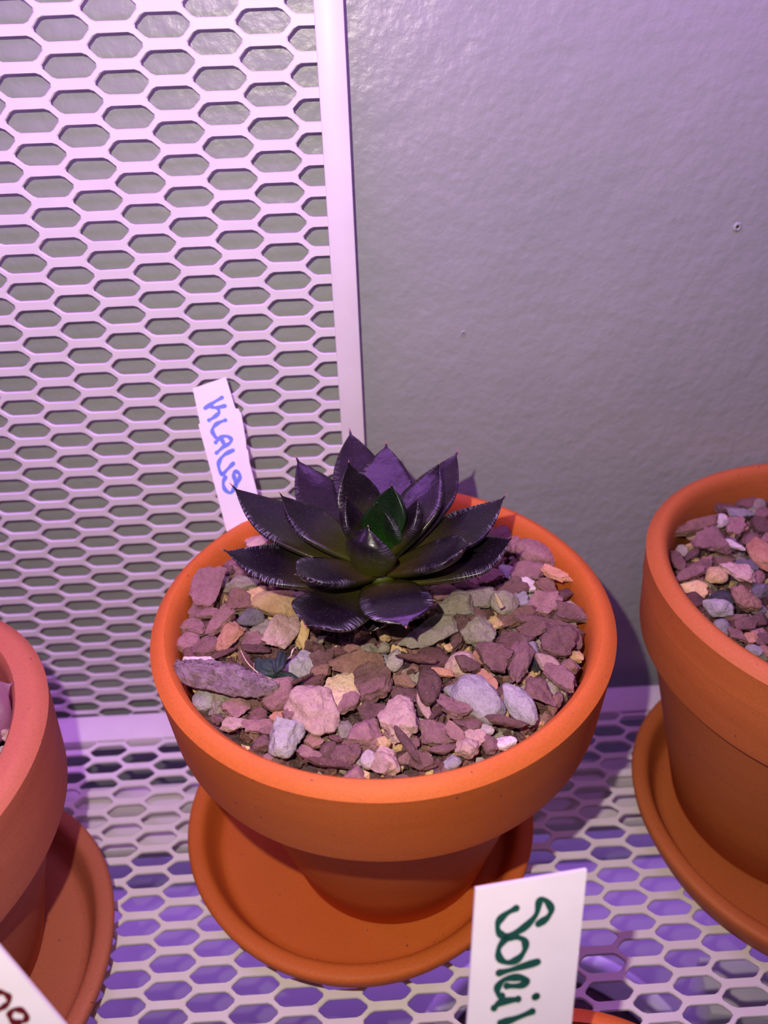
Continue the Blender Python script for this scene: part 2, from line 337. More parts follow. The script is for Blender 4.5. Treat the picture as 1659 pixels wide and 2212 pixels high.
# ------------------------------------------------------------------ stones
def rock_bm(rng, dims, kind, sub):
    bm = bmesh.new(); bmesh.ops.create_icosphere(bm, subdivisions=sub, radius=1.0)
    planes = []
    if kind == 'r': npl, hmin, hmax, soft = 9, 0.80, 1.0, 11
    elif kind == 'a': npl, hmin, hmax, soft = 12, 0.55, 0.95, 44
    else: npl, hmin, hmax, soft = 9, 0.52, 0.98, 50
    for _ in range(npl):
        if kind in 'fs':
            a = rng.uniform(0, 2*math.pi); d = Vector((math.cos(a), math.sin(a), rng.uniform(-0.25, 0.25))).normalized()
        else: d = Vector((rng.gauss(0, 1), rng.gauss(0, 1), rng.gauss(0, 1))).normalized()
        planes.append((d, rng.uniform(hmin, hmax)))
    if kind in 'fs':
        for s in (1, -1): planes.append((Vector((rng.uniform(-.12, .12), rng.uniform(-.12, .12), s)).normalized(), rng.uniform(0.5, 0.62)))
    sd = rng.uniform(0, 100); amp = {'r': 0.06, 'a': 0.12, 'f': 0.15, 's': 0.15}[kind]
    lo = [9]*3; hi = [-9]*3
    for v in bm.verts:
        d = v.co.normalized(); acc = 0
        for n, h in planes:
            q = d.dot(n)/h
            if q > 0: acc += q**soft
        acc += (1/1.15)**soft
        r = acc**(-1/soft)
        q = d*3.0+Vector((sd, 0, 0)); r *= 1+amp*noise.noise(q*0.8)*1.5+amp*0.6*noise.noise(q*2.3)+amp*0.28*noise.noise(q*5.0)
        v.co = d*r
        if kind in 'fs': v.co.z += 0.10*math.floor(3*noise.noise(Vector((d.x*1.1+sd, d.y*1.1, 0)))+.5)*0.5
        for i in range(3): lo[i] = min(lo[i], v.co[i]); hi[i] = max(hi[i], v.co[i])
    for v in bm.verts:
        v.co = Vector([((v.co[i]-lo[i])/(hi[i]-lo[i])-0.5)*dims[i] for i in range(3)])
    return bm
def basis(n, ang):
    ex = (RGT - n*RGT.dot(n)).normalized(); ey = n.cross(ex)
    a = math.radians(ang); x = ex*math.cos(a)+ey*math.sin(a); y = n.cross(x)
    return Matrix((x, y, n)).transposed()
COLN = dict(maroon='maroon', mauve='mauve-pink', greygreen='grey-green', yellow='yellow-tan', orange='orange-tan', pink='pale pink', cream='cream', brown='dark brown', rust='rust-brown', lavender='lavender-grey', slategrey='dark grey', pale='whitish', black='black')
SHN = dict(f='flat chip', s='thin sliver', a='angular stone', r='rounded pebble')
KEY = dict(m='maroon', p='mauve', g='greygreen', y='yellow', o='orange', k='pink', c='cream', b='brown', u='rust', v='lavender', d='slategrey', w='pale', n='black')
HERO = []
def hero(crop, data, pot_name, zs, ctr, rin):
    ox, oy, sc = crop
    for it in data:
        x, y, ww, hh, ang, kd, ck = it[:7]; lab = it[7] if len(it) > 7 else None
        px, py = ox+x/sc, oy+y/sc
        rng = random.Random(int(px*31+py*17))
        P = at_z(px, py, zs); rad = (P.xy-Vector(ctr)).length
        if rad > rin-0.15:
            q = Vector(ctr)+(P.xy-Vector(ctr))*((rin-0.15)/rad); P = Vector((q.x, q.y, zs))
        pxu = FPX/depth(P); tc = (CAM-P).normalized()
        n = (Vector((0, 0, 1))*0.75+tc*0.45+Vector((rng.uniform(-.22, .22), rng.uniform(-.22, .22), 0))).normalized()
        k = n.dot(tc)
        a = math.radians(ang); w_, h_ = ww/sc/pxu*1.26, hh/sc/pxu*1.22
        # h is foreshortened by k in the direction away from the viewer
        cx = abs(math.cos(a)); W = w_*(cx+(1-cx)/k) if abs(ang) > 5 else w_; Hh = h_*((1-cx)+cx/k)
        mn = min(W, Hh); th = {'f': 0.30*mn+0.06, 's': 0.55*mn, 'a': 0.66*mn, 'r': 0.72*mn}[kd]
        M = basis(n, ang)
        big = ww*hh/sc/sc > 1500
        bm = rock_bm(rng, (W, Hh, th), kd, 4 if big else 3)
        o = obj({'f': 'slate_chip', 's': 'slate_sliver', 'a': 'stone', 'r': 'pebble'}[kd], bm, SM[KEY[ck]], None, None, angle=48)
        P = P + Vector((0, 0, 0.10 if kd in 'fs' else 0.02)); 
        if it[-1] == 'hi': P.z += 0.22
        o.matrix_world = Matrix.Translation(P*S) @ M.to_4x4()
        HERO.append((o, kd, KEY[ck], pot_name, P, px, py, ww/sc, lab if lab != 'hi' else None, ctr))
MC = (4.44, -5.28); ZM = 8.02
C3 = (340, 1250, 3.318); C4 = (820, 1250, 3.19); C2 = (960, 1030, 4.1475); C1 = (300, 1130, 5.53)
MID = 'middle'
hero(C3, [
 (400,150,260,240,-60,'f','p','large knobbly mauve slate chip leaning by the left rim of the middle pot','hi'),
 (255,215,200,100,80,'s','p'),(205,370,170,100,5,'f','p'),(345,355,90,70,10,'a','m'),(455,385,200,105,48,'f','p','hi'),
 (600,40,210,110,8,'a','g','grey-green layered stone just below the lowest left leaf'),(735,150,160,140,25,'a','y','yellow stone behind the larger yellow oval stone, left of the rosette'),
 (590,190,140,170,70,'f','u'),(860,245,285,145,0,'r','y','large flat oval yellow stone left of the lowest leaf','hi'),(675,340,165,105,12,'r','d','dark grey pitted pebble below the yellow oval stone','hi'),
 (770,390,180,160,30,'a','g'),(905,430,240,160,62,'a','k','knobbly pinkish tan stone just below the yellow oval stone','hi'),(1030,400,170,90,80,'a','y'),(1010,180,130,120,0,'r','g'),
 (520,480,190,110,52,'a','o','orange-tan stone with bumps in the left half of the middle pot','hi'),(690,470,170,105,-5,'f','p'),(190,490,150,110,-20,'f','p'),(350,510,190,120,10,'f','m'),
 (390,270,150,60,0,'f','p'),(710,530,170,60,-8,'s','m'),(640,610,110,50,-60,'s','b'),(160,590,110,55,-55,'s','b'),(300,620,190,60,0,'f','w'),
 (345,860,150,160,0,'r','v'),(470,870,190,180,20,'a','g','bumpy grey-green stone under the dried leaf'),(565,950,170,140,25,'f','p'),(680,895,180,115,-8,'a','m'),
 (885,890,230,190,30,'r','p','big rounded mauve stone right of the dried leaf tip','hi'),(1065,775,250,80,14,'s','b'),
 (1165,600,160,130,60,'f','m'),(1020,640,180,210,0,'a','v','lavender-grey stone with a maroon patch beside the withered green scrap'),
 (1420,660,345,150,-3,'a','u','large dull brown-grey stone in the centre foreground of the middle pot','hi'),(1500,530,160,110,0,'a','g'),(1300,550,140,50,0,'f','b'),(1400,540,90,90,30,'f','u'),
 (1340,840,270,220,-20,'f','c','bright cream flat stone near the middle of the gravel'),(1545,820,230,220,0,'f','m','dark maroon slate chip overlapping the bright cream stone','hi'),
 (1120,1020,330,270,-15,'a','k','biggest pale pink boulder-like stone in the front of the middle pot','hi'),(1010,910,200,45,42,'s','o'),
 (560,1075,170,75,5,'f','k'),(730,1080,200,85,8,'f','p'),(840,1110,180,60,12,'s','p'),(870,1010,110,85,0,'f','o'),(975,1045,110,70,25,'f','p','hi'),(715,1010,130,85,20,'f','b'),
 (930,1210,210,200,0,'a','v','lumpy lavender-grey stone by the front left rim','hi'),(750,1180,120,110,0,'a','m'),(1375,980,160,100,62,'f','p','hi'),(1475,1140,220,200,10,'a','p','blocky mauve stone by the front rim, right of the big pink one'),
 (1540,980,170,110,10,'f','m'),(1355,1265,175,130,0,'a','m'),(1225,1240,130,100,75,'r','m'),(1095,1280,160,70,-18,'f','p'),(1130,1190,120,80,-20,'f','u'),
 (1515,1305,105,100,30,'r','w'),(1600,1330,160,120,10,'a','k'),(1280,1170,90,40,-15,'s','b'),(1240,1350,300,50,-8,'s','b'),(430,1010,90,60,-20,'a','m'),(1620,1200,90,60,0,'f','y'),
 (1340,1090,110,110,0,'a','g'),(1250,960,90,60,0,'a','d'),(460,560,200,45,25,'s','b'),(1180,690,150,100,20,'f','u'),(230,810,60,60,0,'a','y')], MID, ZM, MC, 4.38)
hero(C4, [
 (530,235,215,160,-10,'a','g','chunky grey-green stone right of the front leaf tip','hi'),(690,160,220,110,18,'f','g'),(855,220,160,140,0,'r','g','smooth pale rounded pebble right of the rosette','hi'),(1020,65,160,80,-10,'f','w'),
 (915,95,165,110,25,'f','m'),(975,170,95,80,20,'f','v'),(550,410,230,105,80,'s','m','upright maroon sliver between two grey stones'),(330,440,350,150,25,'a','g','long grey-green stone below the front leaf','hi'),
 (680,420,195,180,-20,'a','g','tan knobbly stone right of the upright maroon sliver','hi'),(560,600,180,150,0,'r','k'),(930,420,215,115,8,'a','m'),(1020,505,135,110,0,'a','v'),(1225,505,215,180,0,'f','m','broad maroon slate chip near the right rim','hi'),
 (1150,330,380,60,-14,'s','m'),(1200,375,330,45,-10,'s','m'),(1340,275,250,115,-25,'f','m'),(1130,200,200,150,40,'f','p'),(930,280,260,110,20,'f','u'),(785,320,90,80,40,'a','y'),(670,280,130,100,0,'f','m'),
 (790,620,215,190,0,'f','m','dark purple-maroon square chip in the right half of the gravel','hi'),(965,640,240,150,78,'a','p','blocky mauve stone standing in the right half of the gravel','hi'),(1150,640,170,95,-48,'r','k','pale tan finger-shaped pebble near the right rim','hi'),
 (1290,625,130,130,0,'a','u'),(1240,750,210,110,-52,'f','p','hi'),(1320,735,110,60,-25,'f','p'),(1090,850,200,150,-68,'a','m','dark maroon block by the front right rim','hi'),(1385,620,75,60,0,'a','d'),(1375,545,85,70,0,'a','y'),
 (340,800,220,135,82,'r','m','smooth upright dark maroon oval pebble in the front half','hi'),(500,780,95,80,0,'r','v'),(680,890,320,235,-30,'r','v','largest lavender-grey stone with one tiny black pit','hi'),
 (955,920,280,150,-65,'r','v','lavender dumbbell-shaped stone by the front right rim','hi'),(840,790,110,110,0,'a','m'),(735,735,150,110,-35,'f','o'),(505,960,200,110,-42,'f','p','hi'),(300,900,200,55,-66,'s','k'),
 (130,1005,230,260,0,'a','k','large pink square block by the front rim','hi'),(395,940,150,40,45,'s','b'),(425,1090,240,140,5,'f','p'),(515,1140,140,80,-50,'f','p','hi'),(630,1130,160,110,-10,'f','k'),(600,1225,140,110,0,'a','k','hi'),
 (765,1150,115,100,-10,'a','p'),(860,1135,140,85,5,'a','w'),(870,1060,250,55,-12,'s','m','hi'),(725,1065,110,60,-15,'f','w'),(430,1200,170,55,0,'f','m'),(510,1270,110,80,0,'a','v'),(50,1250,150,170,0,'a','k'),
 (190,1215,250,50,-58,'s','m','hi'),(300,1285,160,110,-10,'f','m'),(185,1130,160,80,-38,'f','m'),(35,760,110,140,0,'a','m'),(160,730,150,80,0,'f','u'),(290,690,90,80,0,'a','g'),(100,570,130,100,65,'r','w'),(20,590,90,110,0,'r','v'),
 (385,560,230,120,5,'a','b'),(255,625,240,45,-8,'s','b','hi'),(410,665,170,55,-5,'f','o'),(600,665,160,90,-35,'f','m','hi'),(690,545,95,90,20,'r','o'),(120,400,140,90,-28,'f','u'),(30,390,90,110,0,'f','y'),(30,480,70,60,0,'r','g'),
 (1080,590,70,90,0,'a','n'),(1190,775,120,110,0,'a','g'),(1190,900,120,80,80,'s','u'),(1250,880,120,60,60,'f','m'),(1320,440,60,50,0,'f','p'),(1385,450,110,60,80,'s','m'),(1405,380,80,50,0,'a','b'),(1385,210,90,75,0,'a','g'),
 (1210,45,180,65,-35,'s','o','bright peach splintered sliver near the back right rim','hi'),(1325,110,110,80,-10,'a','m'),(1150,90,150,110,-20,'f','u'),(840,930,170,40,85,'s','u'),(875,975,90,40,80,'a','y'),(610,1010,170,140,0,'f','m'),(180,820,200,120,10,'f','m'),
 (240,1120,50,50,0,'a','y'),(480,480,60,50,0,'a','y'),(420,280,70,60,0,'r','g'),(560,40,150,80,-20,'a','m'),(430,100,160,90,10,'a','p'),(1050,380,200,100,10,'f','m'),(880,500,120,60,-30,'f','b'),(740,460,110,60,50,'s','b')], MID, ZM, MC, 4.38)
hero(C2, [(880,745,300,200,-32,'r','p','large dull mauve oval stone by the back right rim','hi'),(740,870,250,140,-5,'f','p'),(650,455,190,140,20,'f','m'),(740,570,200,120,0,'f','p'),(420,450,160,120,0,'a','m'),(520,650,150,110,0,'f','m'),(700,760,150,110,0,'a','m'),
 (560,860,120,110,0,'a','v'),(180,1010,260,130,-15,'a','m'),(420,920,180,110,0,'f','p'),(30,420,150,100,0,'a','m'),(1100,880,110,50,80,'s','p'),(470,330,160,90,0,'a','m'),(900,620,150,80,-40,'f','p')], MID, ZM, MC, 4.38)
hero(C1, [(1230,235,280,150,-5,'a','k','pink rough stone at the foot of the blue-lettered tag','hi'),(1010,490,260,190,-20,'a','p'),(870,560,160,110,10,'f','m'),(1400,300,150,100,0,'a','m'),(1500,820,120,120,0,'a','m'),(620,800,130,120,0,'f','p'),(1000,700,120,140,0,'a','g')], MID, ZM, MC, 4.38)
RC = (15.66, -4.86); ZR = 7.62; RT = 'right'
hero((1340, 950, 5.2), [
 (1020,1250,340,250,-30,'f','p','broad mauve slate chip in the middle of the right pot gravel','hi'),(1250,1300,200,60,-35,'s','w','small bright pink-white sliver in the right pot','hi'),(1380,1450,240,110,-8,'f','d'),(1550,1370,220,300,10,'r','o','large bright orange-tan stone in the right pot','hi'),
 (1290,1590,310,150,-35,'f','k','long flat pink-grey stone slanting in the right pot','hi'),(1060,1620,190,150,-20,'r','y','rounded tan pebble in the left of the right pot','hi'),(900,1480,230,140,5,'f','m'),(740,1620,290,120,4,'f','p','hi'),(640,1410,230,120,-70,'s','m'),(800,1330,190,70,38,'s','m'),
 (820,1080,470,110,20,'s','u','long rust-brown sliver along the back left rim of the right pot','hi'),(1080,1000,190,120,12,'r','w','smooth whitish oval pebble in the back of the right pot','hi'),(930,940,180,90,10,'a','d'),(1280,1010,230,150,28,'f','p'),(1440,1200,150,110,-20,'r','m','hi'),(1350,870,260,90,-8,'f','v'),
 (1190,800,250,80,-4,'f','m'),(1330,690,230,100,10,'f','m'),(1520,750,200,160,40,'a','g'),(840,1700,250,160,5,'a','y','yellow-tan stone by the left rim of the right pot'),(1370,1870,260,210,-70,'a','u','hi'),(1130,1810,210,200,0,'a','n'),(800,1800,200,140,-20,'a','b'),
 (1070,1980,270,160,-25,'r','v','speckled lavender-grey pebble against the front left rim of the right pot','hi'),(1580,1700,190,150,0,'a','d'),(640,1260,150,110,0,'a','g'),(1300,2030,230,60,0,'s','m'),(1560,1000,170,200,40,'f','m'),(1220,1190,160,130,0,'a','d'),(700,1030,110,110,0,'r','k'),
 (1590,860,140,120,0,'f','p'),(1500,1890,140,200,60,'a','d'),(960,1400,150,90,20,'f','u'),(1640,1140,150,90,10,'f','p'),(1400,1650,130,120,0,'a','b'),(1560,2030,150,110,0,'a','m'),(1180,1430,200,110,0,'f','u')], RT, ZR, RC, 4.30)
hero((1340, 1350, 2.95), [(650,20,90,90,30,'r','v'),(740,90,110,60,-70,'f','m'),(820,110,100,60,-10,'f','o'),(900,115,90,60,0,'f','m'),(850,165,90,60,-25,'r','v'),(790,20,120,70,0,'f','m'),(880,60,100,60,0,'a','p'),(930,170,80,60,0,'a','u')], RT, ZR, RC, 4.30)
LC = (-7.2, -8.1); ZL = 6.95; LT = 'left'
hero((0, 1280, 6.146), [(180,1470,210,90,0,'f','p','flat mauve chip against the rim of the left pot','hi'),(40,1620,170,170,-30,'a','m'),(150,1770,190,190,0,'a','v','lavender-grey stone in the left pot above the bright pink one'),(130,1960,310,190,8,'a','k','bright pale pink stone by the rim of the left pot','hi'),
 (100,2110,170,120,0,'r','g'),(220,1590,170,130,-20,'a','g'),(20,2290,120,190,0,'a','o'),(120,1400,150,120,0,'a','b'),(40,1440,120,110,0,'a','g')], LT, ZL, LC, 3.95)
def label_heroes():
    POTN = {MID: 'middle', RT: 'right', LT: 'left'}
    buckets = {}
    for o, kd, ck, pn, P, px, py, wd, lab, ctr in HERO:
        cat = {'f': 'stone chip', 's': 'stone chip', 'a': 'stone', 'r': 'pebble'}[kd]
        if lab: props(o, lab, cat, 'stones in the %s pot' % POTN[pn]); continue
        dx, dy = P.x-ctr[0], P.y-ctr[1]; r = math.hypot(dx, dy); a = math.degrees(math.atan2(dy, dx)) % 360
        side = ['right', 'back right', 'back', 'back left', 'left', 'front left', 'front', 'front right'][int((a+22.5)//45) % 8]
        zone = ('against the %s rim of the %s pot' if r > 3.55 else 'toward the %s rim of the %s pot' if r > 2.0 else None)
        zone = zone % (side, POTN[pn]) if zone else 'mid-gravel in the %s pot' % POTN[pn]
        sz = 'small ' if wd < 36 else 'large ' if wd > 66 else ''
        buckets.setdefault((sz+COLN[ck]+' '+SHN[kd]+' '+zone), []).append((px, o, cat, POTN[pn]))
    ORD = ['leftmost', 'second from left', 'third from left', 'fourth from left', 'fifth from left', 'sixth from left', 'seventh from left']
    for k, l in buckets.items():
        l.sort(key=lambda q: q[0])
        for i, (px, o, cat, pn) in enumerate(l):
            props(o, k if len(l) == 1 else (k+', '+(ORD[i] if len(l) > 2 else ('left one' if i == 0 else 'right one'))), cat, 'stones in the %s pot' % pn)
label_heroes()
# fillers: small chips between the large stones; shapes shared
rng = random.Random(11); VAR = {}
def variant(kd, ck, i):
    k = (kd, ck, i)
    if k not in VAR:
        o = obj('chip', rock_bm(random.Random(i), {'f': (1, .7, .3), 'a': (1, .8, .6), 's': (1, .35, .25), 'r': (1, .8, .65)}[kd], kd, 3 if kd == 'r' else 3), SM[ck], None, None, angle=48)
        VAR[k] = o.data; bpy.data.objects.remove(o)
    return VAR[k]
VSEED = {'f': 1, 'a': 2, 's': 3, 'r': 4}
def variant_seed(kd, i): return VSEED[kd]*100+i
def zone_of(x, y, ctr):
    r = math.hypot(x-ctr[0], y-ctr[1]); a = math.degrees(math.atan2(y-ctr[1], x-ctr[0])) % 360
    side = ['right', 'back right', 'back', 'back left', 'left', 'front left', 'front', 'front right'][int((a+22.5)//45) % 8]
    return ('close to the %s rim' if r > 3.2 else 'midway to the %s rim' if r > 1.6 else 'near the middle%.0s') % side
def fill(n, ctr, rin, zs, pn, zoff=-0.10, smin=0.3, smax=0.62, ymin=-99, xr=None):
    k = 0; tries = 0
    pts = [(h[4].x, h[4].y, h[7]/100*0.42) for h in HERO if h[3] == pn]
    while k < n and tries < 6000:
        tries += 1
        r = rin*math.sqrt(rng.random()); a = rng.uniform(0, 2*math.pi); x, y = ctr[0]+r*math.cos(a), ctr[1]+r*math.sin(a)
        if xr and not (xr[0] < x < xr[1]): continue
        if y < ymin: continue
        if any((x-q[0])**2+(y-q[1])**2 < (q[2]+0.10)**2 for q in pts): continue
        kd = rng.choice('fffaasr'); ck = rng.choice(['maroon', 'maroon', 'mauve', 'brown', 'rust', 'greygreen', 'yellow', 'pink', 'mauve', 'maroon'])
        s = rng.uniform(smin, smax); me = variant(kd, ck, variant_seed(kd, rng.randrange(3)))
        o = bpy.data.objects.new('gravel_chip', me); C.objects.link(o)
        o.matrix_world = Matrix.Translation(Vector((x, y, zs+zoff))*S) @ Euler((rng.gauss(0, .35), rng.gauss(0, .35), rng.uniform(0, 6.28))).to_matrix().to_4x4() @ Matrix.Diagonal((s, s, s, 1))
        props(o, 'small %s %s %s, %s pot' % (COLN[ck], {'f': 'flat chip', 's': 'sliver', 'a': 'angular chip', 'r': 'round grain'}[kd], zone_of(x, y, ctr), pn), 'stone chip', 'small gravel chips in the %s pot' % pn)
        pts.append((x, y, s*0.3)); k += 1
fill(80, MC, 4.25, ZM, MID); fill(32, RC, 4.1, ZR, RT, xr=(10, 18.2)); fill(12, LC, 3.8, ZL, LT, xr=(-5.6, 0)); 
_bk = {}
for o in list(C.objects):
    if o.name.startswith('gravel_chip'): _bk.setdefault(o['label'], []).append(o)
for k, l in _bk.items():
    if len(l) > 1:
        l.sort(key=lambda o: (o.matrix_world.translation/S-CAM).dot(RGT)/depth(o.matrix_world.translation/S))
        for i, o in enumerate(l): o['label'] = k+', '+(('left one', 'right one')[i] if len(l) == 2 else ('leftmost', 'second from left', 'third from left', 'fourth from left', 'fifth from left')[min(i, 4)])
def grit(ctr, rin, z0, n, name, label, zamp=0.1):
    """one loose bed of dark grit: a lumpy disc with tiny grains pressed in"""
    bm = bmesh.new(); rg = random.Random(3)
    rings = []
    for k in range(0, 25):
        r = rin*k/24; m = 72
        rings.append([bm.verts.new((r*math.cos(2*math.pi*i/m), r*math.sin(2*math.pi*i/m), zamp*noise.noise(Vector((r*math.cos(2*math.pi*i/m)*3, r*math.sin(2*math.pi*i/m)*3, ctr[0]))))) for i in range(m)] if k else [bm.verts.new((0, 0, 0))])
    for a, b in zip(rings, rings[1:]):
        m = len(b)
        for i in range(m):
            if len(a) == 1: bm.faces.new((a[0], b[i], b[(i+1) % m]))
            else: bm.faces.new((a[i], b[i], b[(i+1) % m], a[(i+1) % m]))
    for _ in range(n):
        r = (rin-0.1)*math.sqrt(rg.random()); a = rg.uniform(0, 6.283); s = rg.uniform(0.07, 0.27)*(1 if rg.random() < 0.7 else 0.6)
        q = bmesh.ops.create_icosphere(bm, subdivisions=1, radius=1.0); M = Euler((rg.uniform(0, 6), rg.uniform(0, 6), 0)).to_matrix()
        dm = Vector((s, s*rg.uniform(.5, 1), s*rg.uniform(.3, .8)))
        mi = rg.choice((0, 1, 1, 2, 2, 3, 4, 5, 6))
        for f in {f for v in q['verts'] for f in v.link_faces}: f.material_index = mi
        for v in q['verts']: v.co = M @ Vector((v.co.x*dm.x, v.co.y*dm.y, v.co.z*dm.z))*rg.uniform(.85, 1.1) + Vector((r*math.cos(a), r*math.sin(a), rg.uniform(0.0, 0.20)))
    o = obj(name, bm, SOIL, None, (ctr[0], ctr[1], z0), angle=30)
    for k in ('maroon', 'brown', 'rust', 'greygreen', 'mauve', 'yellow'): o.data.materials.append(SM[k])
    props(o, label, 'grit', None, 'stuff'); return o
grit(MC, 4.3, ZM-0.32, 2600, 'grit', 'dark fine grit between the stones of the middle pot')
grit(RC, 4.12, ZR-0.30, 2000, 'grit', 'dark fine grit between the stones of the right pot')
grit(LC, 3.78, ZL-0.30, 1500, 'grit', 'dark fine grit between the stones of the left pot')
grit((7.05, -15.05), 2.75, 4.1, 300, 'grit', 'dark grit filling the small front pot')

# ------------------------------------------------------------------ succulent
ROS = Vector((4.41, -5.40, 9.65))
LM_O = m_leaf('leaf_outer', (0.0085, 0.0052, 0.0085), (0.075, 0.070, 0.004), 0.75)
LM_M = m_leaf('leaf_middle', (0.0085, 0.0050, 0.0070), (0.060, 0.066, 0.004), 0.8, 0.35)
LM_B = m_leaf('leaf_back', (0.016, 0.0095, 0.0145), (0.02, 0.02, 0.012), 0.5, 0.25, 0.25)
LM_I = m_leaf('leaf_inner', (0.008, 0.014, 0.007), (0.010, 0.045, 0.004), 1.0)
LM_G = m_leaf('leaf_heart', (0.006, 0.018, 0.005), (0.008, 0.042, 0.003), 1.0, 0.0)
def leaf(root, B, T, width, mid=(0, 0, 0), tipup=0.0, thick=0.30, mat=None, fold=0.18, label=None, wmax=0.60, basew=0.42, name='leaf', acute=1.0):
    """B base, T tip (world units); mid bends the centre line, tipup curls the point"""
    B, T = Vector(B), Vector(T); d = (T-B); L = d.length; dn = d.normalized()
    ax = Vector((0, 0, 1)) if dn.z < 0.93 else Vector((B.x-ROS.x, B.y-ROS.y, 0.0)).normalized()*-1
    inward = Vector((ROS.x, ROS.y, ROS.z+2.2)) - (B+T)/2; inward = (inward - dn*inward.dot(dn)).normalized()
    side = dn.cross(inward).normalized()
    NU, NV = 30, 16; bm = bmesh.new(); uvl = bm.loops.layers.uv.new('UVMap'); rings = []
    M = (B+T)/2 + inward*mid[0]*L + side*mid[1]*L
    def cl(t):
        p = B*(1-t)**2 + M*2*t*(1-t) + T*t*t
        return p + inward*tipup*L*(max(0, (t-0.72)/0.28)**2 - (1 if False else 0)*0)
    T2 = T - inward*tipup*L
    def cl(t):
        p = B*(1-t)**2 + M*2*t*(1-t) + T2*t*t
        return p + inward*tipup*L*max(0, (t-0.62)/0.38)**2
    def wid(t):
        if t < wmax: f = basew+(1-basew)*math.sin(math.pi/2*(t/wmax))**1.15
        else:
            q = (t-wmax)/(0.955-wmax)
            f = max(0.0, 1-min(q, 1)**(1.55*acute))**(0.92) if q < 1 else 0.0
        return max(f, 0.055*max(0.0, (1-t)/0.05)**0.6 if t > 0.9 else 0.0, 0.008)
    for k in range(NU+1):
        t = (k/NU); t = t+0.06*math.sin(math.pi*2*t)*-0.5 if k < NU else 1.0
        p = cl(t); tg = (cl(min(1, t+0.01))-cl(max(0, t-0.01))).normalized()
        sd = (side - tg*side.dot(tg)).normalized(); up = sd.cross(tg).normalized()
        if up.dot(inward) < 0: up = -up
        w_ = width*0.5*wid(t); th = thick*(0.35+0.65*math.sin(math.pi*min(1, t*0.9+0.12)))*min(1, (wid(t)*1.6))
        ring = []
        for j in range(NV):
            a = 2*math.pi*j/NV; cx, sz = math.cos(a), math.sin(a)
            x = math.copysign(abs(cx)**0.80, cx)
            f = fold*(abs(x)**2.0)                         # edges rise: a shallow channel
            z = (sz*0.30 if sz > 0 else sz*0.70)*th*(1.0 if sz > 0 else 1.0) + f*w_*1.0
            if sz < 0: z -= 0.10*th*(1-abs(x))             # keel
            ring.append((bm.verts.new(p + sd*x*w_ + up*z), t, 0.5+x*0.5))
        rings.append(ring)
    for a, b in zip(rings, rings[1:]):
        for j in range(NV):
            q = (a[j], a[(j+1) % NV], b[(j+1) % NV], b[j])
            f = bm.faces.new([v[0] for v in q])
            for lp, v in zip(f.loops, q): lp[uvl].uv = (v[1], v[2])
    for rg in (rings[0][::-1], rings[-1]):
        f = bm.faces.new([v[0] for v in rg])
        for lp, v in zip(f.loops, rg): lp[uvl].uv = (v[1], v[2])
    bmesh.ops.recalc_face_normals(bm, faces=bm.faces)
    for v in bm.verts: v.co -= root
    return obj(name, bm, mat, None, (0, 0, 0)), label
plant = empty('succulent', (ROS.x, ROS.y, 8.0)); props(plant, 'dark purple-black rosette succulent with pointed leaves and a green heart, in the middle pot', 'plant')
PR = Vector((ROS.x, ROS.y, 8.0))
def LF(cx, cy, z, width, mat, br=0.25, bz=0.0, mid=0.0, tipup=0.05, **kw):
    T = at_z(440+cx/2.304, 900+cy/2.304, z); d = Vector((T.x-ROS.x, T.y-ROS.y, 0)).normalized()
    B = ROS + d*br + Vector((0, 0, bz)); sm_ = kw.pop('sidebend', 0.0)
    o, lab = leaf(PR, B, T, width, (mid, sm_), tipup, mat=mat, **kw); o.parent = plant; return o
# lowest whorl
LF(80, 655, 10.15, 1.40, LM_O, 0.15, -0.30, -0.07, 0.07)
LF(500, 1045, 9.80, 1.55, LM_O, 0.2, -0.40, 0.03, -0.02, wmax=0.70, basew=0.5, acute=1.9, fold=0.02)
LF(1010, 1055, 9.85, 1.42, LM_O, 0.15, -0.25, 0.16, -0.06, wmax=0.66, basew=0.55, acute=2.0, fold=0.02)
LF(1547, 592, 10.25, 1.25, LM_O, 0.2, -0.30, -0.10, 0.12, wmax=0.68, acute=1.2)
LF(128, 328, 10.9, 1.30, LM_O, 0.15, -0.1, -0.08, 0.10)
LF(1512, 380, 10.8, 1.25, LM_O, 0.2, -0.1, -0.08, 0.12)
LF(1270, 160, 11.2, 1.15, LM_B, 0.25, 0.0, -0.05, 0.06)
LF(725, 55, 11.3, 1.22, LM_B, 0.25, 0.0, -0.03, 0.03)
LF(455, 190, 11.15, 1.25, LM_B, 0.25, 0.0, -0.08, 0.10)
# second whorl
LF(910, 120, 11.35, 1.25, LM_B, 0.2, 0.15, -0.03, 0.04)
LF(450, 785, 10.55, 1.15, LM_O, 0.1, -0.05, 0.01, 0.04, wmax=0.68, acute=1.6)
LF(1333, 628, 10.75, 1.12, LM_O, 0.1, -0.05, -0.02, 0.06, wmax=0.68, acute=1.4)
LF(372, 370, 11.15, 1.05, LM_M, 0.15, 0.12, -0.10, 0.11)
LF(1175, 222, 11.45, 1.05, LM_M, 0.15, 0.15, -0.10, 0.09)
# third whorl
LF(720, 215, 11.75, 1.00, LM_M, 0.1, 0.22, -0.08, 0.07)
LF(712, 398, 11.35, 0.75, LM_M, 0.1, 0.28, -0.12, 0.10)
LF(1065, 395, 11.35, 0.75, LM_M, 0.1, 0.28, -0.12, 0.10)
LF(818, 540, 10.95, 1.28, LM_M, 0.42, 0.20, -0.02, 0.06, acute=0.85, wmax=0.42, basew=0.6, fold=0.25)
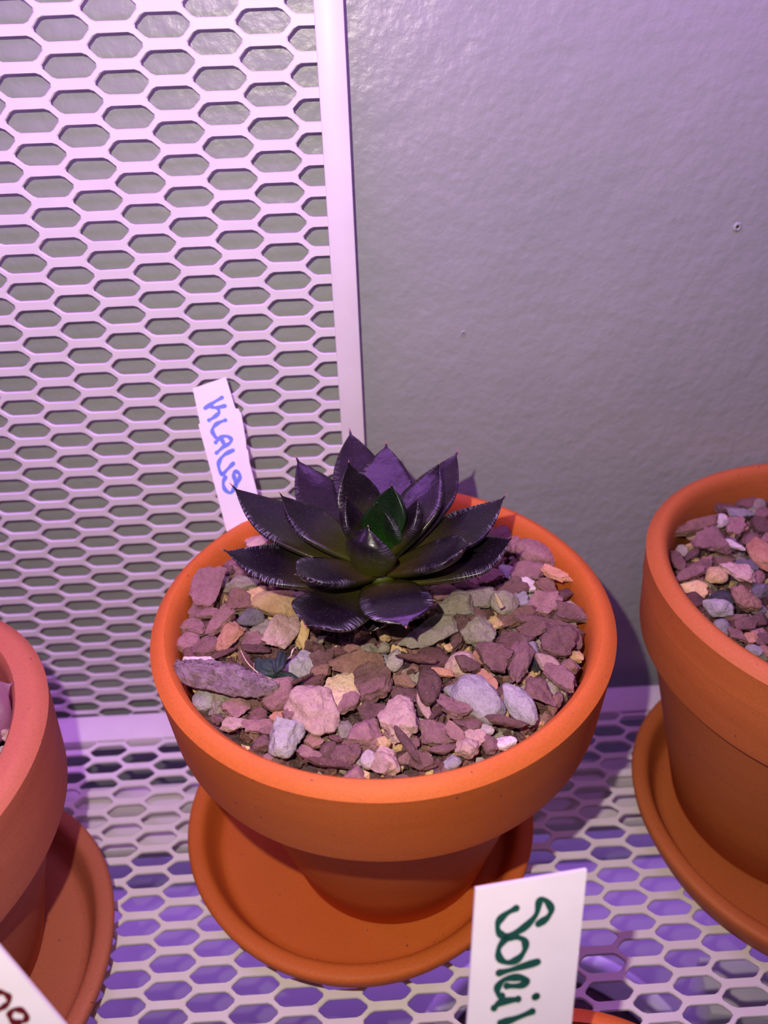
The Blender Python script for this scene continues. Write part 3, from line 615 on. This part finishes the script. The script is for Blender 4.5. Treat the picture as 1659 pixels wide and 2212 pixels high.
# heart
LF(935, 335, 11.55, 0.90, LM_G, 0.1, 0.36, -0.10, 0.07)
LF(862, 425, 11.3, 0.70, LM_G, 0.1, 0.40, -0.10, 0.06)
LF(880, 450, 11.15, 1.02, LM_I, 0.26, 0.38, -0.02, 0.06, wmax=0.45, acute=0.9)
bm = bmesh.new(); bmesh.ops.create_icosphere(bm, subdivisions=3, radius=0.42)
for v in bm.verts: v.co.z = v.co.z*0.5+1.62
obj('leaf_cluster_base', bm, m_plain('green_heart', (0.055, 0.075, 0.006), 0.4, 0.4), plant, (0, 0, 0))
bm = bmesh.new(); tube(bm, [(0, 0, -0.3), (0.05, 0, 0.5), (0.02, 0.02, 1.0), (0, 0, 1.45)], 0.30, 14, lambda t: 0.9+0.3*t); obj('stem', bm, SM['brown'], plant, (0, 0, 0))
for i in range(6):
    a = i*1.05+0.3; o, _ = leaf(PR, ROS+Vector((0.1*math.cos(a), 0.1*math.sin(a), -0.5)), ROS+Vector((1.2*math.cos(a), 1.2*math.sin(a), -0.75)), 0.9, (0.02, 0), 0.0, mat=LM_O); o.parent = plant

# dried leaf, withered scrap, root fibres, twig
DRY = m_stone('dried_leaf', (0.26, 0.15, 0.18), (0.48, 0.34, 0.38), scale=330.0)
def sheet(name, px, W, mat, label, cat, zs, curl, seed, crs=0.07):
    """crumpled dried sheet along image points px, width W, curled across"""
    P = [at_z(x, y, z) for x, y, z in px]; sp = spline([tuple(p) for p in P], 9); bm = bmesh.new(); g = []
    n = len(sp)
    for k, p in enumerate(sp):
        t = k/(n-1); tg = (sp[min(k+1, n-1)]-sp[max(0, k-1)]).normalized(); up = ((CAM-p).normalized()+Vector((0, 0, 1))).normalized(); sd = tg.cross(up).normalized(); up = sd.cross(tg)
        w_ = W*(math.sin(math.pi*(0.10+0.87*t))**0.85)*0.5; row = []
        for j in range(17):
            s = -1+2*j/16; q = Vector((k*0.35, j*0.8, seed))
            cr = crs*(noise.noise(q)+0.6*noise.noise(q*2.1)) + crs*0.35*math.sin(s*11+noise.noise(q*0.5)*5)
            row.append(p + sd*s*w_*(1+0.1*noise.noise(q)) + up*(cr + curl*(1-s*s)))
        g.append(row)
    top = [[bm.verts.new(v) for v in r] for r in g]; bot = [[bm.verts.new(v-Vector((0, 0, 0.05))) for v in r] for r in g]
    for k in range(n-1):
        for j in range(16):
            bm.faces.new((top[k][j], top[k][j+1], top[k+1][j+1], top[k+1][j])); bm.faces.new((bot[k][j], bot[k+1][j], bot[k+1][j+1], bot[k][j+1]))
        bm.faces.new((top[k][0], top[k+1][0], bot[k+1][0], bot[k][0])); bm.faces.new((top[k][16], bot[k][16], bot[k+1][16], top[k+1][16]))
    for e in (0, n-1):
        for j in range(16): bm.faces.new((top[e][j], bot[e][j], bot[e][j+1], top[e][j+1]))
    bmesh.ops.recalc_face_normals(bm, faces=bm.faces)
    o = obj(name, bm, mat); props(o, label, cat); return o
sheet('dried_leaf', [(386, 1440, 8.45), (410, 1452, 8.5), (460, 1458, 8.55), (520, 1472, 8.55), (570, 1482, 8.5), (598, 1487, 8.42)], 0.62, DRY, 'long crinkled purplish dried leaf lying by the left rim of the middle pot', 'dried leaf', ZM, 0.16, 2.0, 0.13)
GR = m_plain('withered_green', (0.030, 0.055, 0.045), 0.55, 0.4, (700, 0.6)); GR2 = m_plain('withered_dark', (0.030, 0.045, 0.048), 0.5, 0.4, (900, 0.6))
wt = empty('withered_leaf', at_z(600, 1440, 8.2)); props(wt, 'shrivelled dark green leaf scrap right of the long dried leaf', 'dried leaf'); WP = at_z(600, 1440, 8.2)
def strand(name, pts, r, mat, parent=None, origin=Vector((0, 0, 0)), taper=None):
    bm = bmesh.new(); tube(bm, [Vector(p)-origin for p in spline([tuple(at_z(*q)) for q in pts], 6)], r, 8, taper); return obj(name, bm, mat, parent, (0, 0, 0) if parent else None)
for pts, r in (([(606, 1412, 8.6), (600, 1435, 8.62), (604, 1452, 8.5), (630, 1468, 8.3)], 0.06), ([(612, 1415, 8.55), (610, 1440, 8.62), (597, 1455, 8.5), (640, 1475, 8.25)], 0.06), ([(592, 1428, 8.5), (605, 1458, 8.4), (650, 1470, 8.2)], 0.07), ([(600, 1462, 8.35), (625, 1460, 8.35), (655, 1477, 8.2)], 0.09)):
    strand('shrivelled_strand', pts, r, GR2, wt, WP, lambda t: 1.3-t)
o = sheet('leaf_blade', [(556, 1432, 8.3), (578, 1442, 8.42), (604, 1452, 8.32)], 0.42, GR, 'x', None, ZM, 0.1, 5.0, 0.04); del o['label']
for v in o.data.vertices: v.co -= WP*S
o.parent = wt
strand('tendril', [(640, 1398, 8.5), (632, 1405, 8.62), (628, 1418, 8.5), (620, 1424, 8.3)], 0.018, SM['pale'])
props(bpy.data.objects['tendril'], 'pale curled tendril standing just above the withered green scrap', 'tendril')
o = strand('root_fibre', [(520, 1405, 8.35), (535, 1432, 8.5), (560, 1455, 8.5), (590, 1468, 8.4)], 0.014, SM['cream']); props(o, 'thin pale root fibre crossing above the long dried leaf', 'root')
o = strand('twig', [(556, 1506, 8.3), (600, 1490, 8.42), (645, 1470, 8.45), (676, 1455, 8.4)], 0.055, SM['brown'], None, Vector((0, 0, 0)), lambda t: 1.5-1.1*t); props(o, 'thin dark twig running right from the dried leaf', 'twig')
o = strand('dead_stalk', [(1070, 1282, 8.7), (1078, 1300, 8.6), (1084, 1312, 8.5)], 0.045, SM['cream'], None, Vector((0, 0, 0)), lambda t: 0.6+t); props(o, 'tiny cream stalk touching the smooth pale pebble', 'stalk')
# purple leaf of the plant in the left pot, mostly outside the frame
PL = m_plain('purple_leaf', (0.24, 0.085, 0.15), 0.42, 0.4, (260, 0.15)); lp = empty('succulent', (-6.7, -8.4, 7.0)); props(lp, 'plump purple-pink succulent cut off by the left edge, in the left pot', 'plant')
LPR = Vector((-6.7, -8.4, 7.0))
def fat(tip, wdt, th=0.5):
    o, _ = leaf(LPR, (-6.7, -8.4, 7.15), tip, wdt, (0.02, 0), 0.0, th, PL, 0.05, basew=0.6, acute=3.0, wmax=0.7); o.parent = lp
tp = at_z(31, 1474, 7.9); fat((tp.x, tp.y, 7.9), 1.9, 0.8)
for a in (120, 175, 235): fat((-6.7+1.7*math.cos(math.radians(a)), -8.4+1.7*math.sin(math.radians(a)), 8.2), 1.3, 0.6)

# ------------------------------------------------------------------ name tags
TAGM = m_plain('tag_plastic', (0.86, 0.82, 0.84), 0.42, 0.4)
def pen(name, col): return m_plain(name, col, 0.5, 0.3)
def tag(name, outline, P0, n, th, label, strokes, sw, inkmat, crop):
    """outline: image points of the front face on the plane (P0, n); extruded by th away from the viewer"""
    n = Vector(n).normalized(); n = -n if n.dot(CAM-P0) < 0 else n
    pts = [on_plane(x, y, P0, n) for x, y in outline]; bm = bmesh.new()
    a = [bm.verts.new(p-P0) for p in pts]; b = [bm.verts.new(p-P0-n*th) for p in pts]
    bm.faces.new(a); bm.faces.new(b[::-1])
    for i in range(len(a)): bm.faces.new((a[i], b[i], b[(i+1) % len(a)], a[(i+1) % len(a)]))
    bmesh.ops.recalc_face_normals(bm, faces=bm.faces)
    o = obj(name, bm, TAGM, None, P0, smooth=False); props(o, label, 'plant tag')
    ox, oy, sc = crop; bm = bmesh.new()
    for ist, st in enumerate(strokes):
        q = [on_plane(ox+x/sc, oy+y/sc, P0, n)-P0+n*(0.004+0.0008*ist) for x, y in st]
        q = spline([tuple(v) for v in q], 7) if len(q) > 1 else q
        k = len(q)
        L, Rr = [], []
        for i, p in enumerate(q):
            t = (q[min(i+1, k-1)]-q[max(i-1, 0)]); t = t.normalized() if t.length > 1e-6 else Vector((1, 0, 0)); s = n.cross(t).normalized()
            ww = sw*(0.9+0.2*math.sin(i*0.5+ist)); L.append(bm.verts.new(p+s*ww/2)); Rr.append(bm.verts.new(p-s*ww/2))
        for i in range(k-1): bm.faces.new((L[i], Rr[i], Rr[i+1], L[i+1]))
        for i in (0, k-1):
            t = (q[1]-q[0]).normalized() if k > 1 else Vector((1, 0, 0)); s = n.cross(t)
            if i: t = (q[-1]-q[-2]).normalized(); s = n.cross(t)
            bm.faces.new([bm.verts.new(q[i]+n*0.0003+(t*math.cos(c*math.pi/6)+s*math.sin(c*math.pi/6))*sw*0.5) for c in range(12)])
    obj('handwriting', bm, inkmat, o, (0, 0, 0), smooth=False); return o
KP = at_z(520, 1170, 8.1)          # where the tag enters the gravel
KN = Vector((0.03, -0.93, 0.36))
tag('plant_tag', [(416.3, 838.9), (487.7, 814.5), (507, 879), (509, 883), (515.5, 883), (517, 888), (521, 894), (524, 912), (526, 922), (529, 941), (531, 950), (532, 968), (536, 975), (539, 1000), (556, 1066), (590, 1205), (505, 1205), (428.5, 917), (432, 914)], KP, KN, 0.07,
    'small white tag with blue handwriting, planted behind the rosette at left', [
    [(240, 450), (330, 390), (440, 325)], [(300, 425), (360, 445), (475, 425)], [(385, 445), (405, 500), (350, 555), (285, 595)],
    [(480, 595), (400, 625), (345, 670), (325, 730), (365, 800)], [(365, 860), (420, 805), (490, 785), (548, 820), (530, 870), (460, 910), (375, 985)], [(425, 805), (455, 860), (470, 905)],
    [(570, 955), (480, 1000), (415, 1070), (400, 1150), (440, 1240), (500, 1185), (575, 1110)],
    [(482, 1275), (455, 1340), (475, 1420), (540, 1462), (590, 1400), (600, 1330), (580, 1250), (595, 1208), (640, 1225), (653, 1275), (620, 1350), (600, 1390)]], 0.10, pen('blue_ink', (0.17, 0.24, 0.75)), (400, 800, 5.53))
SP0 = CAM + RGT*((1147-829.5)/FPX*12) - UP*((1900-1106)/FPX*12) + FWD*12
SN = Vector((0.10, -0.86, 0.52))
tag('plant_tag', [(1028, 1920.5), (1268, 1879), (1214, 2420), (996, 2420)], SP0, SN, 0.07,
    'large white tag with dark green handwriting standing in the small front pot', [
    [(575, 645), (618, 615), (635, 575), (608, 535), (580, 540), (562, 605), (500, 668), (425, 702), (388, 685), (385, 640), (420, 600), (470, 572)],
    [(425, 708), (388, 760), (392, 808), (432, 828), (482, 808), (512, 762), (506, 722), (460, 706), (425, 715)],
    [(388, 877), (460, 858), (570, 825)], [(425, 938), (490, 936), (522, 912), (480, 898), (415, 908), (382, 945), (386, 978), (402, 986)],
    [(365, 1042), (398, 1015), (478, 1000)], [(558, 990), (566, 986)], [(395, 1112), (455, 1095), (545, 1058)]], 0.112, pen('green_ink', (0.010, 0.075, 0.055)), (900, 1700, 2.1858))
LP0 = CAM + RGT*((20-829.5)/FPX*11) - UP*((2150-1106)/FPX*11) + FWD*11
tag('plant_tag', [(-60, 1979), (137, 2212), (260, 2358), (110, 2480), (-200, 2110)], LP0, Vector((0.15, -0.85, 0.5)), 0.07,
    'white tag with dark red handwriting cut off by the bottom left corner', [
    [(-90, 1010), (-60, 1060), (-20, 1040), (30, 1045), (72, 1075), (75, 1120), (30, 1165), (-15, 1185)], [(80, 1225), (115, 1190), (175, 1190), (220, 1225), (222, 1275), (180, 1290), (130, 1300)], [(80, 1225), (95, 1270), (140, 1310), (200, 1350)]],
    0.085, pen('red_ink', (0.12, 0.006, 0.012)), (0, 1880, 3.95))

# ------------------------------------------------------------------ things on the shelf below, seen through the holes
WP_ = m_plain('white_plastic', (0.82, 0.80, 0.84), 0.4, 0.4)
q = at_z(1215, 2375, -8.6); wp2 = empty('white_bowl', (q.x, q.y, -10.6)); props(wp2, 'white round plastic bowl on the shelf below, its rim glowing violet through the perforations', 'bowl')
bm = bmesh.new(); k = [(0, 0), (3.0, 0.0), (3.3, 0.2), (4.5, 1.6), (4.8, 1.75), (4.8, 1.95), (4.5, 2.0), (4.3, 1.85), (4.1, 1.4), (3.0, 0.5), (0, 0.5)]; lathe(bm, k, 96); obj('bowl_shell', bm, WP_, wp2, (0, 0, 0), angle=50)
bm = bmesh.new(); lathe(bm, [(0, 1.3), (4.0, 1.3), (3.7, 1.0), (0, 1.0)], 48); obj('soil', bm, SOIL, wp2, (0, 0, 0))
q = at_z(1590, 2110, -7.1); bm = bmesh.new(); box(bm, -1.1, 1.1, -0.9, 0.9, 0, 3.5, 0.12); o = obj('white_box', bm, WP_, None, (q.x, q.y-0.3, -10.6), angle=40)
o.rotation_euler.z = math.radians(-8); props(o, 'tall white box on the shelf below, seen at right through the perforations', 'box')
